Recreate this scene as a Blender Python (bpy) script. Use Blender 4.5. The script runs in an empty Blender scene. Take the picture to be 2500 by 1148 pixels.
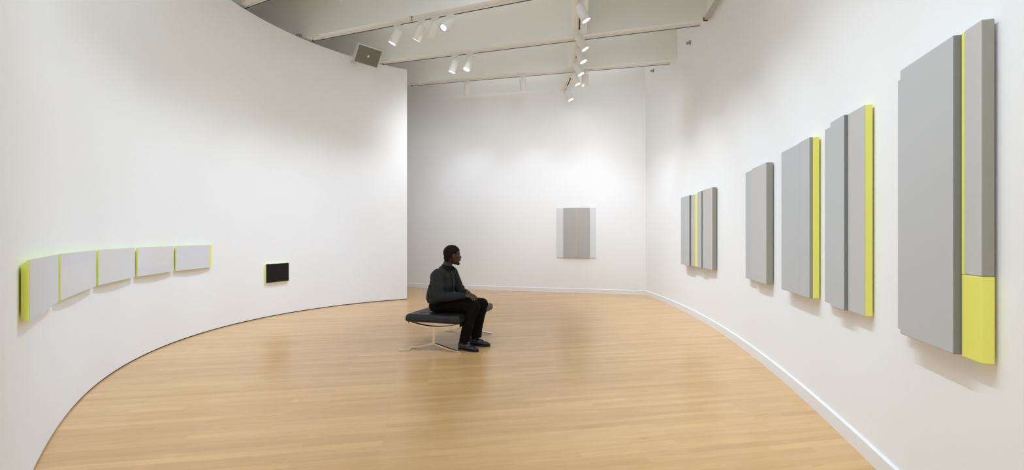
import bpy, bmesh, math, random
from mathutils import Vector, Matrix, Euler
random.seed(7)
PI = math.pi
scene = bpy.context.scene
C = scene.collection

# ------------------------------------------------------------------ camera, world, exposure
FPX = 1100.0
EYE = 1.40
cam_data = bpy.data.cameras.new('camera')
cam_data.sensor_fit = 'HORIZONTAL'
cam_data.sensor_width = 36.0
cam_data.lens = FPX / 2500.0 * 36.0
cam_data.shift_y = 4.0 / 2500.0
cam_data.clip_start = 0.05
cam = bpy.data.objects.new('camera', cam_data)
C.objects.link(cam)
cam.location = (0, 0, EYE)
cam.rotation_euler = (PI / 2, 0, 0)
scene.camera = cam

world = bpy.data.worlds.new('world')
world.use_nodes = True
world.node_tree.nodes['Background'].inputs[0].default_value = (0.92, 0.95, 1.0, 1)
world.node_tree.nodes['Background'].inputs[1].default_value = 1.42
scene.world = world
vs = scene.view_settings
vs.view_transform = 'Standard'
vs.look = 'None'
vs.gamma = 1.0
vs.use_curve_mapping = False
vs.exposure = 0.0
scene.cycles.max_bounces = 10
scene.cycles.diffuse_bounces = 7
scene.cycles.glossy_bounces = 4
scene.cycles.sample_clamp_indirect = 5.0
scene.cycles.sample_clamp_direct = 12.0
scene.cycles.use_denoising = True
scene.cycles.use_adaptive_sampling = True
scene.cycles.adaptive_threshold = 0.1
scene.cycles.adaptive_min_samples = 24

WALL_W = 135.0      # power of one wall-washing spot
AREA_W = 9.0
FILL_W = 330.0
WARM = (0.96, 0.97, 1.0)
PROFILE_R = (-4.93251008e-04, -1.26120852e-02, 3.69434149e-01, 1.29105084e+00)   # right wall: x as a cubic of y
PROFILE_L = (0.17636876, -0.38711042, -0.02761913, 0.47186168, 4.45632259)       # left wall: radius about (0,6)

def poly(c, v):
    r = 0.0
    for k in c: r = r * v + k
    return r
def right_wall_x(y): return poly(PROFILE_R, y)
def left_wall_pt(th, inset=0.0):
    r = poly(PROFILE_L, th) - inset
    return Vector((-r * math.cos(th), 6 + r * math.sin(th)))

# power factor and tint of each light group, added fills included
LEVEL = {'A': (0.51, 0.60, 0.72),
         'D': (1.10, 1.28, 1.49),
         'E': (0.24, 0.32, 0.47),
         'F': (0.20, 0.27, 0.36),
         'G': (0.42, 0.43, 0.47),
         'H': (2.56, 3.03, 3.31),
         'I': (1.21, 1.27, 1.24),
         'J': (0.29, 0.31, 0.35),
         'K': (0.98, 1.11, 1.27),
         'L': (0.26, 0.26, 0.26),
         'M': (0.33, 0.34, 0.36)}
def dim(d, power, color):
    c = [a * b for a, b in zip(color, LEVEL[GRP])]; m = max(c)
    d.energy = power * m; d.color = [v / m for v in c]; d['g'] = GRP
GRP = 'A'
def spot(loc, target, power, angle=58, blend=1.0, size=0.022, color=WARM):
    d = bpy.data.lights.new('spot_lamp', 'SPOT')
    dim(d, power, color); d.spot_size = math.radians(angle); d.spot_blend = blend
    d.shadow_soft_size = size
    o = bpy.data.objects.new('spot_lamp', d)
    C.objects.link(o)
    o.location = loc
    v = Vector(target) - Vector(loc)
    o.rotation_euler = v.to_track_quat('-Z', 'Y').to_euler()
    return o

# wall washers on the ceiling tracks: a row along each wall, aimed low so the light reaches the skirting
GRP = 'A'
for th, k in ((-1.0, 0.5), (-0.851, 0.55), (-0.591, 0.8), (-0.337, 0.95), (-0.123, 0.95), (0.061, 0.9), (0.25, 0.8), (0.444, 1.0), (0.68, 1.0), (0.93, 1.0)):
    a = left_wall_pt(th, 2.2); b = left_wall_pt(th, 0.0)
    spot((a.x, a.y, 4.8), (b.x, b.y, 0.5), WALL_W * k, 66)
GRP = 'D'
for y, k in ((1.2, 0.5), (2.1, 0.7), (3.03, 0.6), (3.92, 0.7), (5.0, 0.9), (6.2, 1.0), (7.5, 1.0), (8.9, 1.0), (10.0, 0.7)):
    x = right_wall_x(y)
    spot((x - 2.2, y - 0.25, 4.75), (x, y, 0.5), WALL_W * k, 66)
# added soft spots without fixtures, aimed across the room to brighten the walls
FILL = (0.92, 0.96, 1.0)
GRP = 'E'
for th, k in ((-0.95, 0.75), (-0.70, 1.05), (-0.42, 1.1), (-0.10, 1.1), (0.25, 0.85), (0.60, 0.75), (0.92, 0.85)):
    b = left_wall_pt(th, 0.0); a = left_wall_pt(th, 4.6)
    spot((a.x, a.y, 4.5), (b.x, b.y, 0.4), FILL_W * k, 30, 1.0, 0.35, FILL)
GRP = 'F'
for y, k in ((1.2, 0.5), (2.2, 0.6), (3.6, 0.8), (5.2, 1.0), (6.9, 1.0), (8.6, 1.0)):
    x = right_wall_x(y)
    spot((x - 4.4, y - 0.5, 4.5), (x, y, 0.4), FILL_W * k, 30, 1.0, 0.35, FILL)
GRP = 'G'  # added soft fill spots for the far wall, no fixtures
for x0, x1, k in ((-1.0, -1.6, 1.0), (0.6, 0.6, 1.0), (2.0, 2.6, 0.8)):
    spot((x0, 7.4, 4.5), (x1, 11.6, 2.5), FILL_W * k * 1.1, 80, 1.0, 0.35, FILL)
spot((-0.6, 8.0, 4.5), (-2.9, 12.4, 2.7), FILL_W * 0.95, 52, 1.0, 0.35, FILL)
# added unseen area lights near the ceiling that lift the general light level
def area(loc, sx, sy, power, color=(0.95, 0.97, 1.0)):
    d = bpy.data.lights.new('added_area_fill', 'AREA'); d.shape = 'RECTANGLE'; d.size = sx; d.size_y = sy
    dim(d, power, color)
    o = bpy.data.objects.new('added_area_fill', d); C.objects.link(o); o.location = loc
    return o
GRP = 'H'
for x, y, p in ((-0.9, 1.2, 1.0), (-1.2, 3.6, 1.3), (-0.9, 5.3, 1.3), (0.2, -2.0, 0.8)):
    area((x, y, 5.6), 2.2, 1.2, AREA_W * p)
GRP = 'I'
for x, y, p in ((-0.6, 7.25, 0.6), (-0.3, 8.6, 0.8), (0.3, 9.85, 0.9), (0.4, 11.3, 1.3)):
    area((x, y, 6.08), 5.2, 0.45, AREA_W * p).rotation_euler = (0, 0, -0.36)

# ------------------------------------------------------------------ helpers
def mat(name, color, rough=0.5, metal=0.0, spec=0.5, **kw):
    m = bpy.data.materials.new(name); m.use_nodes = True
    b = m.node_tree.nodes['Principled BSDF']
    b.inputs['Base Color'].default_value = (*color, 1)
    b.inputs['Roughness'].default_value = rough
    b.inputs['Metallic'].default_value = metal
    b.inputs['Specular IOR Level'].default_value = spec
    for k, v in kw.items(): b.inputs[k].default_value = v
    return m
def srgb(r, g, b):
    f = lambda c: (c / 255 / 12.92) if c / 255 <= 0.04045 else ((c / 255 + 0.055) / 1.055) ** 2.4
    return (f(r), f(g), f(b))
def N(m, t, **kw):
    n = m.node_tree.nodes.new(t)
    for k, v in kw.items(): setattr(n, k, v)
    return n
def Lk(m, a, b): m.node_tree.links.new(a, b)
def bsdf(m): return m.node_tree.nodes['Principled BSDF']
def add_bump(m, scale, strength, dist=0.002, detail=3, stretch=(1, 1, 1)):
    tc = N(m, 'ShaderNodeTexCoord'); mp = N(m, 'ShaderNodeMapping'); mp.inputs['Scale'].default_value = stretch
    nz = N(m, 'ShaderNodeTexNoise'); nz.inputs['Scale'].default_value = scale; nz.inputs['Detail'].default_value = detail
    bp = N(m, 'ShaderNodeBump'); bp.inputs['Strength'].default_value = strength; bp.inputs['Distance'].default_value = dist
    Lk(m, tc.outputs['Object'], mp.inputs[0]); Lk(m, mp.outputs[0], nz.inputs['Vector'])
    Lk(m, nz.outputs[0], bp.inputs['Height']); Lk(m, bp.outputs[0], bsdf(m).inputs['Normal'])
    return nz
def vary(m, c1, c2, scale, stretch=(1, 1, 1), detail=4, lo=0.35, hi=0.65):
    tc = N(m, 'ShaderNodeTexCoord'); mp = N(m, 'ShaderNodeMapping'); mp.inputs['Scale'].default_value = stretch
    nz = N(m, 'ShaderNodeTexNoise'); nz.inputs['Scale'].default_value = scale; nz.inputs['Detail'].default_value = detail
    cr = N(m, 'ShaderNodeValToRGB')
    cr.color_ramp.elements[0].position = lo; cr.color_ramp.elements[0].color = (*c1, 1)
    cr.color_ramp.elements[1].position = hi; cr.color_ramp.elements[1].color = (*c2, 1)
    Lk(m, tc.outputs['Object'], mp.inputs[0]); Lk(m, mp.outputs[0], nz.inputs['Vector'])
    Lk(m, nz.outputs[0], cr.inputs[0]); Lk(m, cr.outputs[0], bsdf(m).inputs['Base Color'])

def link(name, me, m=None, parent=None, smooth=False):
    o = bpy.data.objects.new(name, me); C.objects.link(o)
    if m is not None:
        for mm in (m if isinstance(m, (list, tuple)) else [m]): me.materials.append(mm)
    if parent: o.parent = parent
    if smooth:
        for p in me.polygons: p.use_smooth = True
    return o
def obj(name, bm, m=None, parent=None, smooth=False):
    me = bpy.data.meshes.new(name); bmesh.ops.recalc_face_normals(bm, faces=bm.faces[:]); bm.to_mesh(me); bm.free()
    return link(name, me, m, parent, smooth)
def thing(name, label, cat, loc=(0, 0, 0), rotz=0.0, group=None):
    o = bpy.data.objects.new(name, None); C.objects.link(o)
    o.empty_display_size = 0.1
    o.location = loc; o.rotation_euler = (0, 0, rotz)
    return tag(o, label, cat, group)
def tag(o, label, cat, group=None):
    o['label'] = label; o['category'] = cat
    if group: o['group'] = group
    return o
def struct(name, bm, m, parent=None, smooth=False, label=None):
    o = obj(name, bm, m, parent, smooth)
    o['kind'] = 'structure'
    if label: o['label'] = label
    return o
def add_box(bm, x0, x1, y0, y1, z0, z1, mi=0, bevel=0.0, seg=2):
    t = bmesh.new()
    bmesh.ops.create_cube(t, size=1)
    bmesh.ops.scale(t, vec=(x1 - x0, y1 - y0, z1 - z0), verts=t.verts)
    bmesh.ops.translate(t, vec=((x0 + x1) / 2, (y0 + y1) / 2, (z0 + z1) / 2), verts=t.verts)
    if bevel: bmesh.ops.bevel(t, geom=t.edges[:], offset=bevel, segments=seg, affect='EDGES', profile=0.5)
    for f in t.faces: f.material_index = mi
    merge(bm, t)
def merge(bm, t, M=None):
    if M is not None: bmesh.ops.transform(t, matrix=M, verts=t.verts)
    vm = {v: bm.verts.new(v.co) for v in t.verts}
    for f in t.faces:
        try:
            g = bm.faces.new([vm[v] for v in f.verts]); g.material_index = f.material_index; g.smooth = f.smooth
        except ValueError: pass
    t.free()
def frame_for(d, up=Vector((0, 0, 1))):
    d = d.normalized()
    if abs(d.dot(up)) > 0.98: up = Vector((0, 1, 0))
    x = up.cross(d).normalized(); y = d.cross(x)
    return x, y
def add_tube(bm, pts, radii, n=12, cap=True, mi=0, smooth=True):
    """swept circular section through pts"""
    rings = []
    px = None
    for i, p in enumerate(pts):
        d = (pts[min(i + 1, len(pts) - 1)] - pts[max(i - 1, 0)]).normalized()
        if px is None: px, py = frame_for(d)
        else:
            px = (px - d * px.dot(d)).normalized(); py = d.cross(px)
        r = radii[i] if isinstance(radii, (list, tuple)) else radii
        rings.append([bm.verts.new(p + px * r * math.cos(2 * PI * k / n) + py * r * math.sin(2 * PI * k / n)) for k in range(n)])
    for a, b in zip(rings, rings[1:]):
        for k in range(n):
            f = bm.faces.new((a[k], a[(k + 1) % n], b[(k + 1) % n], b[k])); f.material_index = mi; f.smooth = smooth
    if cap:
        for r in (rings[0][::-1], rings[-1]):
            f = bm.faces.new(r); f.material_index = mi
def add_strip(bm, pts, side, w, t, up=None):
    """flat bar with rectangular section swept through pts; side = width direction"""
    rings = []
    for i, p in enumerate(pts):
        d = (pts[min(i + 1, len(pts) - 1)] - pts[max(i - 1, 0)]).normalized()
        nrm = d.cross(side).normalized()
        rings.append([bm.verts.new(p + side * sx * w / 2 + nrm * sy * t / 2) for sx, sy in ((-1, -1), (1, -1), (1, 1), (-1, 1))])
    for a, b in zip(rings, rings[1:]):
        for k in range(4): bm.faces.new((a[k], a[(k + 1) % 4], b[(k + 1) % 4], b[k]))
    bm.faces.new(rings[0][::-1]); bm.faces.new(rings[-1])
def add_lathe(bm, prof, n=32, M=None, mi=0, smooth=True):
    """profile of (radius, z) about local z"""
    t = bmesh.new(); rings = []
    for r, z in prof:
        if r < 1e-6: rings.append([t.verts.new((0, 0, z))])
        else: rings.append([t.verts.new((r * math.cos(2 * PI * k / n), r * math.sin(2 * PI * k / n), z)) for k in range(n)])
    for a, b in zip(rings, rings[1:]):
        for k in range(n):
            A = [a[k % len(a)], a[(k + 1) % len(a)], b[(k + 1) % len(b)], b[k % len(b)]]
            vsq = []
            for v in A:
                if v not in vsq: vsq.append(v)
            if len(vsq) > 2:
                f = t.faces.new(vsq); f.material_index = mi; f.smooth = smooth
    merge(bm, t, M)
def axis_matrix(p, d):
    q = Vector((0, 0, 1)).rotation_difference(d.normalized())
    return Matrix.Translation(p) @ q.to_matrix().to_4x4()

# ------------------------------------------------------------------ materials
M_wall = mat('wall_paint', (0.87, 0.87, 0.865), 0.85, spec=0.2); add_bump(M_wall, 90, 0.05, 0.001)
M_ceil = mat('ceiling_paint', (0.86, 0.865, 0.835), 0.8, spec=0.2); add_bump(M_ceil, 14, 0.10, 0.004)
M_trim = mat('baseboard_gloss_paint', (0.84, 0.84, 0.835), 0.5, spec=0.3)
M_gap = mat('gap_shade', (0.09, 0.065, 0.05), 0.8)  # shade of the gap under the partition, put into the colour
M_white = mat('white_powder_coat', (0.80, 0.79, 0.76), 0.4)
M_slot = mat('track_slot_black', (0.035, 0.033, 0.03), 0.6)
M_ring = mat('lamp_trim_dark', (0.10, 0.095, 0.09), 0.35, metal=0.4)
M_in = mat('lamp_inner_white', (0.85, 0.84, 0.8), 0.35)
def emit(name, col, s):
    m = mat(name, (0.9, 0.9, 0.9), 0.4)
    bsdf(m).inputs['Emission Color'].default_value = (*col, 1); bsdf(m).inputs['Emission Strength'].default_value = s
    return m
M_lens = emit('lamp_lens_lit', (1.0, 0.96, 0.88), 14.0)
M_off = mat('lamp_lens_unlit', (0.25, 0.25, 0.25), 0.15)

# maple strip floor
M_floor = bpy.data.materials.new('maple_strip_floor'); M_floor.use_nodes = True
def build_floor(m):
    b = bsdf(m)
    tc = N(m, 'ShaderNodeTexCoord'); mp = N(m, 'ShaderNodeMapping')
    mp.inputs['Rotation'].default_value = (0, 0, math.radians(-10.5))
    Lk(m, tc.outputs['Object'], mp.inputs[0])
    br = N(m, 'ShaderNodeTexBrick', offset=0.37, offset_frequency=2, squash=1.0)
    br.inputs['Scale'].default_value = 1.0
    br.inputs['Brick Width'].default_value = 0.83
    br.inputs['Row Height'].default_value = 0.068
    br.inputs['Mortar Size'].default_value = 0.0009
    br.inputs['Mortar Smooth'].default_value = 0.3
    br.inputs['Bias'].default_value = 0.0
    br.inputs['Color1'].default_value = (0, 0, 0, 1); br.inputs['Color2'].default_value = (1, 1, 1, 1)
    br.inputs['Mortar'].default_value = (0.3, 0.3, 0.3, 1)
    Lk(m, mp.outputs[0], br.inputs['Vector'])
    # shift joints row by row so they do not line up
    br2 = N(m, 'ShaderNodeTexBrick', offset=0.61, offset_frequency=3)
    mp2 = N(m, 'ShaderNodeMapping'); mp2.inputs['Location'].default_value = (0.31, 0, 0)
    Lk(m, mp.outputs[0], mp2.inputs[0]); Lk(m, mp2.outputs[0], br2.inputs['Vector'])
    for k, v in (('Scale', 1.0), ('Brick Width', 1.27), ('Row Height', 0.068), ('Mortar Size', 0.0)): br2.inputs[k].default_value = v
    br2.inputs['Color1'].default_value = (0, 0, 0, 1); br2.inputs['Color2'].default_value = (1, 1, 1, 1)
    av = N(m, 'ShaderNodeMixRGB'); av.inputs[0].default_value = 0.45
    Lk(m, br.outputs['Color'], av.inputs[1]); Lk(m, br2.outputs['Color'], av.inputs[2])
    ramp = N(m, 'ShaderNodeValToRGB')
    e = ramp.color_ramp.elements
    e[0].position = 0.0; e[0].color = (*FL[0], 1)
    e[1].position = 1.0; e[1].color = (*FL[3], 1)
    a = e.new(0.35); a.color = (*FL[1], 1)
    a = e.new(0.7); a.color = (*FL[2], 1)
    Lk(m, av.outputs[0], ramp.inputs[0])
    # grain
    mg = N(m, 'ShaderNodeMapping'); mg.inputs['Scale'].default_value = (1.3, 13, 1)
    Lk(m, mp.outputs[0], mg.inputs[0])
    g = N(m, 'ShaderNodeTexNoise'); g.inputs['Scale'].default_value = 1.6; g.inputs['Detail'].default_value = 7; g.inputs['Distortion'].default_value = 0.9
    Lk(m, mg.outputs[0], g.inputs['Vector'])
    gr = N(m, 'ShaderNodeValToRGB')
    gr.color_ramp.elements[0].position = 0.30; gr.color_ramp.elements[0].color = (0.86, 0.84, 0.82, 1)
    gr.color_ramp.elements[1].position = 0.62; gr.color_ramp.elements[1].color = (1.04, 1.04, 1.04, 1)
    Lk(m, g.outputs[0], gr.inputs[0])
    mul = N(m, 'ShaderNodeMixRGB', blend_type='MULTIPLY'); mul.inputs[0].default_value = 0.45
    Lk(m, ramp.outputs[0], mul.inputs[1]); Lk(m, gr.outputs[0], mul.inputs[2])
    # small dark mineral streaks
    ms = N(m, 'ShaderNodeMapping'); ms.inputs['Scale'].default_value = (3.0, 15, 1)
    Lk(m, mp.outputs[0], ms.inputs[0])
    s = N(m, 'ShaderNodeTexNoise'); s.inputs['Scale'].default_value = 1.5; s.inputs['Detail'].default_value = 3
    Lk(m, ms.outputs[0], s.inputs['Vector'])
    sr = N(m, 'ShaderNodeValToRGB')
    sr.color_ramp.elements[0].position = 0.66; sr.color_ramp.elements[0].color = (1, 1, 1, 1)
    sr.color_ramp.elements[1].position = 0.78; sr.color_ramp.elements[1].color = (0.72, 0.67, 0.60, 1)
    Lk(m, s.outputs[0], sr.inputs[0])
    mul2 = N(m, 'ShaderNodeMixRGB', blend_type='MULTIPLY'); mul2.inputs[0].default_value = 0.6
    Lk(m, mul.outputs[0], mul2.inputs[1]); Lk(m, sr.outputs[0], mul2.inputs[2])
    # broad tone drift
    bn = N(m, 'ShaderNodeTexNoise'); bn.inputs['Scale'].default_value = 0.7; bn.inputs['Detail'].default_value = 2
    Lk(m, tc.outputs['Object'], bn.inputs['Vector'])
    brm = N(m, 'ShaderNodeValToRGB')
    brm.color_ramp.elements[0].position = 0.35; brm.color_ramp.elements[0].color = (0.96, 0.97, 0.93, 1)
    brm.color_ramp.elements[1].position = 0.65; brm.color_ramp.elements[1].color = (1.0, 0.98, 1.0, 1)
    Lk(m, bn.outputs[0], brm.inputs[0])
    mul3 = N(m, 'ShaderNodeMixRGB', blend_type='MULTIPLY'); mul3.inputs[0].default_value = 1.0
    Lk(m, mul2.outputs[0], mul3.inputs[1]); Lk(m, brm.outputs[0], mul3.inputs[2])
    # dark joint lines
    jt = N(m, 'ShaderNodeMixRGB', blend_type='MULTIPLY')
    jm = N(m, 'ShaderNodeMath', operation='MULTIPLY'); jm.inputs[1].default_value = 0.14
    Lk(m, br.outputs['Fac'], jm.inputs[0]); Lk(m, jm.outputs[0], jt.inputs[0])
    Lk(m, mul3.outputs[0], jt.inputs[1]); jt.inputs[2].default_value = (0.45, 0.36, 0.26, 1)
    Lk(m, jt.outputs[0], b.inputs['Base Color'])
    b.inputs['Roughness'].default_value = 0.23
    b.inputs['Specular IOR Level'].default_value = 0.42
    rr = N(m, 'ShaderNodeMapRange'); rr.inputs[3].default_value = 0.20; rr.inputs[4].default_value = 0.30
    Lk(m, g.outputs[0], rr.inputs[0]); Lk(m, rr.outputs[0], b.inputs['Roughness'])
    bp = N(m, 'ShaderNodeBump'); bp.inputs['Strength'].default_value = 0.015; bp.inputs['Distance'].default_value = 0.001
    Lk(m, g.outputs[0], bp.inputs['Height']); Lk(m, bp.outputs[0], b.inputs['Normal'])
FL = [srgb(203, 161, 109), srgb(209, 169, 116), srgb(214, 174, 120), srgb(222, 181, 127)]
build_floor(M_floor)

# ------------------------------------------------------------------ room shell
CEIL = 6.2
def beam_z(x): return 5.03 - 0.038 * x
bm = bmesh.new(); add_box(bm, -7.2, 5.2, -4.2, 15.2, -0.2, 0.0)
struct('floor', bm, M_floor, label='pale maple strip floor with a satin finish')
bm = bmesh.new(); add_box(bm, -7.2, 5.2, -4.2, 15.2, CEIL, CEIL + 0.2)
struct('ceiling', bm, M_ceil)

def wall_from_path(inner, outer, z0, z1):
    bm = bmesh.new()
    n = len(inner)
    A = [[bm.verts.new((p.x, p.y, z)) for p in inner] for z in (z0, z1)]
    B = [[bm.verts.new((p.x, p.y, z)) for p in outer] for z in (z0, z1)]
    for i in range(n - 1):
        bm.faces.new((A[0][i], A[0][i + 1], A[1][i + 1], A[1][i]))
        bm.faces.new((B[0][i], B[1][i], B[1][i + 1], B[0][i + 1]))
        bm.faces.new((A[1][i], A[1][i + 1], B[1][i + 1], B[1][i]))
        bm.faces.new((A[0][i], B[0][i], B[0][i + 1], A[0][i + 1]))
    bm.faces.new((A[0][0], A[1][0], B[1][0], B[0][0])); bm.faces.new((A[0][-1], B[0][-1], B[1][-1], A[1][-1]))
    return bm
def offset_path(pts, d):
    out = []
    for i, p in enumerate(pts):
        t = (pts[min(i + 1, len(pts) - 1)] - pts[max(i - 1, 0)]).normalized()
        out.append(p + Vector((-t.y, t.x)) * d)
    return out
THS = [-1.03 + (1.047 + 1.03) * i / 200 for i in range(201)]
left_path = [left_wall_pt(t) for t in THS]
p0 = left_path[0]
left_ext = [Vector((p0.x + 0.42, -4.0)), Vector((p0.x + 0.36, 0.6)), Vector((p0.x + 0.25, p0.y - 0.45)), Vector((p0.x + 0.10, p0.y - 0.17))] + left_path
left_out = offset_path(left_ext, 0.22)
LTOP = 5.13
struct('wall_left', wall_from_path(left_ext, left_out, 0.014, LTOP), M_wall, label='long white curved partition wall')
struct('gap_strip_left', wall_from_path(offset_path(left_ext, 0.006), offset_path(left_ext, 0.2), 0.0, 0.014), M_gap)  # dark strip painted in for the shaded gap; this wall has no skirting
YS = [1.25 + (10.87 - 1.25) * i / 160 for i in range(161)]
right_path = [Vector((right_wall_x(y) + 0.018, y)) for y in YS]
q0 = right_path[0]
right_ext = [Vector((q0.x - 0.15, -4.0)), Vector((q0.x - 0.12, 0.4)), Vector((q0.x - 0.07, q0.y - 0.35))] + right_path
struct('wall_right', wall_from_path(right_ext, offset_path(right_ext, -0.3), 0.0, CEIL), M_wall)
def baseboard(path, side, h=0.108, t=0.018):
    bm = bmesh.new()
    a = path; b = offset_path(path, side * t); c = offset_path(path, side * (t - 0.007)); 
    prof = [(a, 0.0), (b, 0.0), (b, h - 0.006), (c, h), (a, h)]
    rows = [[bm.verts.new((p.x, p.y, z)) for p in P] for P, z in prof]
    for r, s in zip(rows, rows[1:]):
        for i in range(len(a) - 1): bm.faces.new((r[i], r[i + 1], s[i + 1], s[i]))
    bm.faces.new([r[0] for r in rows]); bm.faces.new([r[-1] for r in rows])
    return bm
struct('baseboard_right', baseboard(right_ext, 1), M_trim)
# far wall: a thin ledge divides a lower lining from the wall above it
far_pts = [Vector((-7.0, 13.62)), Vector((-5.0, 13.08)), Vector((-2.825, 12.47)), Vector((-1.3, 12.03)), Vector((0.315, 11.55)), Vector((1.8, 11.17)), Vector((3.22, 10.80))]
def far_wall():
    bm = bmesh.new()
    def zs(x): return 5.085 - 0.030 * x
    back = offset_path(far_pts, 0.035); out = offset_path(far_pts, 0.3)
    rows = [[bm.verts.new((p.x, p.y, 0)) for p in far_pts],
            [bm.verts.new((p.x, p.y, zs(p.x))) for p in far_pts],
            [bm.verts.new((p.x, p.y, zs(p.x))) for p in back],
            [bm.verts.new((p.x, p.y, CEIL)) for p in back],
            [bm.verts.new((p.x, p.y, CEIL)) for p in out],
            [bm.verts.new((p.x, p.y, 0)) for p in out]]
    for r, s in zip(rows, rows[1:] + rows[:1]):
        for i in range(len(far_pts) - 1): bm.faces.new((r[i], r[i + 1], s[i + 1], s[i]))
    bm.faces.new([r[0] for r in rows]); bm.faces.new([r[-1] for r in rows])
    return bm
struct('wall_far', far_wall(), M_wall)
struct('baseboard_far', baseboard(far_pts, -1), M_trim)
bm = bmesh.new(); add_box(bm, -7.1, -6.9, -4.0, 13.7, 0, CEIL); struct('wall_outer', bm, M_wall)

# ceiling beams: radial ribs, each a slightly sloping deep beam
BEAM_W = 0.16
class Beam:
    def __init__(s, pl, slope, x0, x1):
        s.pl = pl; s.k = slope; s.x0 = x0; s.x1 = x1
        s.d = Vector((1, slope, 0)).normalized(); s.n = Vector((-s.d.y, s.d.x, 0))   # n points away from the camera
    def at(s, x): return Vector((x, s.pl[1] + (x - s.pl[0]) * s.k, beam_z(x)))
beams = {'near': Beam((-3.87, 7.17), -0.54, -6.0, 2.68), 'second': Beam((-3.86, 8.67), -0.44, -6.3, 2.94),
         'third': Beam((-2.83, 9.73), -0.385, -6.6, 3.12), 'last': Beam((-2.505, 11.07), -0.347, -6.8, 3.20),
         'front': Beam((-3.2, 4.9), -0.66, -5.2, 2.2)}
for i, (k, b) in enumerate(beams.items()):
    bm = bmesh.new()
    e = []
    for x in (b.x0, b.x1 + 0.1):
        p = b.at(x)
        for off in (-BEAM_W, 0.0):
            q = p + b.n * off
            e.append((bm.verts.new((q.x, q.y, p.z)), bm.verts.new((q.x, q.y, CEIL + 0.05))))
    (a0, a1), (b0, b1), (c0, c1), (d0, d1) = e
    for f in ((a0, b0, b1, a1), (c0, c1, d1, d0), (a0, a1, c1, c0), (b0, d0, d1, b1), (a0, c0, d0, b0), (a1, b1, d1, c1)): bm.faces.new(f)
    struct('trim_%d' % (i + 1), bm, M_ceil, label='white painted ceiling beam')

# curved rib running down the room between the beams
rib = [Vector(p) for p in ((0.45, 4.3), (0.72, 5.3), (0.93, 6.3), (1.03, 6.85), (1.15, 7.69), (1.24, 8.4), (1.28, 8.98), (1.32, 10.1), (1.29, 11.15))]
def rib_z(p): return beam_z(p.x) + 0.02
def smooth_path(P, n=6):
    out = []
    for i in range(len(P) - 1):
        a, b, c, d = P[max(i - 1, 0)], P[i], P[i + 1], P[min(i + 2, len(P) - 1)]
        for k in range(n):
            t = k / n
            out.append(0.5 * ((2 * b) + (-a + c) * t + (2 * a - 5 * b + 4 * c - d) * t * t + (-a + 3 * b - 3 * c + d) * t ** 3))
    out.append(P[-1]); return out
ribp = smooth_path(rib)
bm = bmesh.new()
ra, rb = offset_path(ribp, 0.13), offset_path(ribp, -0.13)
rows = [[bm.verts.new((p.x, p.y, rib_z(p))) for p in ra], [bm.verts.new((p.x, p.y, rib_z(p))) for p in rb],
        [bm.verts.new((p.x, p.y, CEIL + 0.03)) for p in rb], [bm.verts.new((p.x, p.y, CEIL + 0.03)) for p in ra]]
for r, s in zip(rows, rows[1:] + rows[:1]):
    for i in range(len(ribp) - 1): bm.faces.new((r[i], r[i + 1], s[i + 1], s[i]))
bm.faces.new([r[0] for r in rows]); bm.faces.new([r[-1] for r in rows])
struct('trim_6', bm, M_ceil, label='white curved ceiling rib crossing between the beams')

# ------------------------------------------------------------------ light tracks
TRK_H = 0.032
def track_path(pts, w=0.036, label='', rise=0.0, zf=None):
    """pts: 3-D points of the track's top line; body + black slot + end cap"""
    c = pts[len(pts) // 2]
    t = thing('light_track', label, 'light track', (pts[0].x, pts[0].y, pts[0].z), 0)
    o = pts[0]
    q = [p - o for p in pts]
    flat = [Vector((p.x, p.y)) for p in q]
    def ribbon(w0, w1, z0, z1, zz):
        bm = bmesh.new(); A = offset_path(flat, w0); B = offset_path(flat, w1)
        rows = [[bm.verts.new((P[i].x, P[i].y, zz[i] + z)) for i in range(len(P))] for P, z in ((A, z0), (B, z0), (B, z1), (A, z1))]
        for r, s in zip(rows, rows[1:] + rows[:1]):
            for i in range(len(flat) - 1): bm.faces.new((r[i], r[i + 1], s[i + 1], s[i]))
        bm.faces.new([r[0] for r in rows]); bm.faces.new([r[-1] for r in rows])
        return bm
    zz = [p.z for p in q]
    obj('track_housing', ribbon(-w / 2, w / 2, -TRK_H, -0.0005, zz), M_white, t)
    obj('track_slot', ribbon(-w * 0.28, w * 0.28, -TRK_H - 0.003, -TRK_H + 0.0005, zz), M_slot, t)
    return t
def beam_track(b, xa, xb, label):
    off = b.n * (-0.022)
    pts = [b.at(xa + (xb - xa) * i / 10) + off for i in range(11)]
    t = track_path(pts, label=label)
    d = (pts[-1] - pts[0]).normalized()
    bm = bmesh.new(); M = Matrix.Translation(d * -0.006) @ d.to_track_quat('X', 'Z').to_matrix().to_4x4()
    tb = bmesh.new(); add_box(tb, -0.012, 0.004, -0.022, 0.022, -0.040, -0.001); merge(bm, tb, M)
    obj('end_cap', bm, M_slot, t)
    # square junction box beside the first end, as on the nearer beams
    bm = bmesh.new(); tb = bmesh.new(); add_box(tb, 0.012, 0.26, -0.125, -0.024, -0.022, -0.0005, bevel=0.003); merge(bm, tb, M)
    obj('feed_box', bm, M_white, t)
    return t
beam_track(beams['near'], -4.42, 1.9, 'white light track under the nearest ceiling beam, cut off at the top left')
beam_track(beams['second'], -3.78, 2.6, 'white light track starting at the left wall above the hanging grey speaker')
beam_track(beams['third'], -2.75, 3.11, 'white light track under the third beam, running from beside the speaker to the right wall')
beam_track(beams['last'], -2.44, 3.19, 'white light track under the farthest beam, nearest the far wall')
def rib_track(i0, i1, label):
    return track_path([Vector((p.x, p.y, rib_z(p) - 0.0)) for p in ribp[i0:i1 + 1]], label=label, w=0.04)
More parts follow.
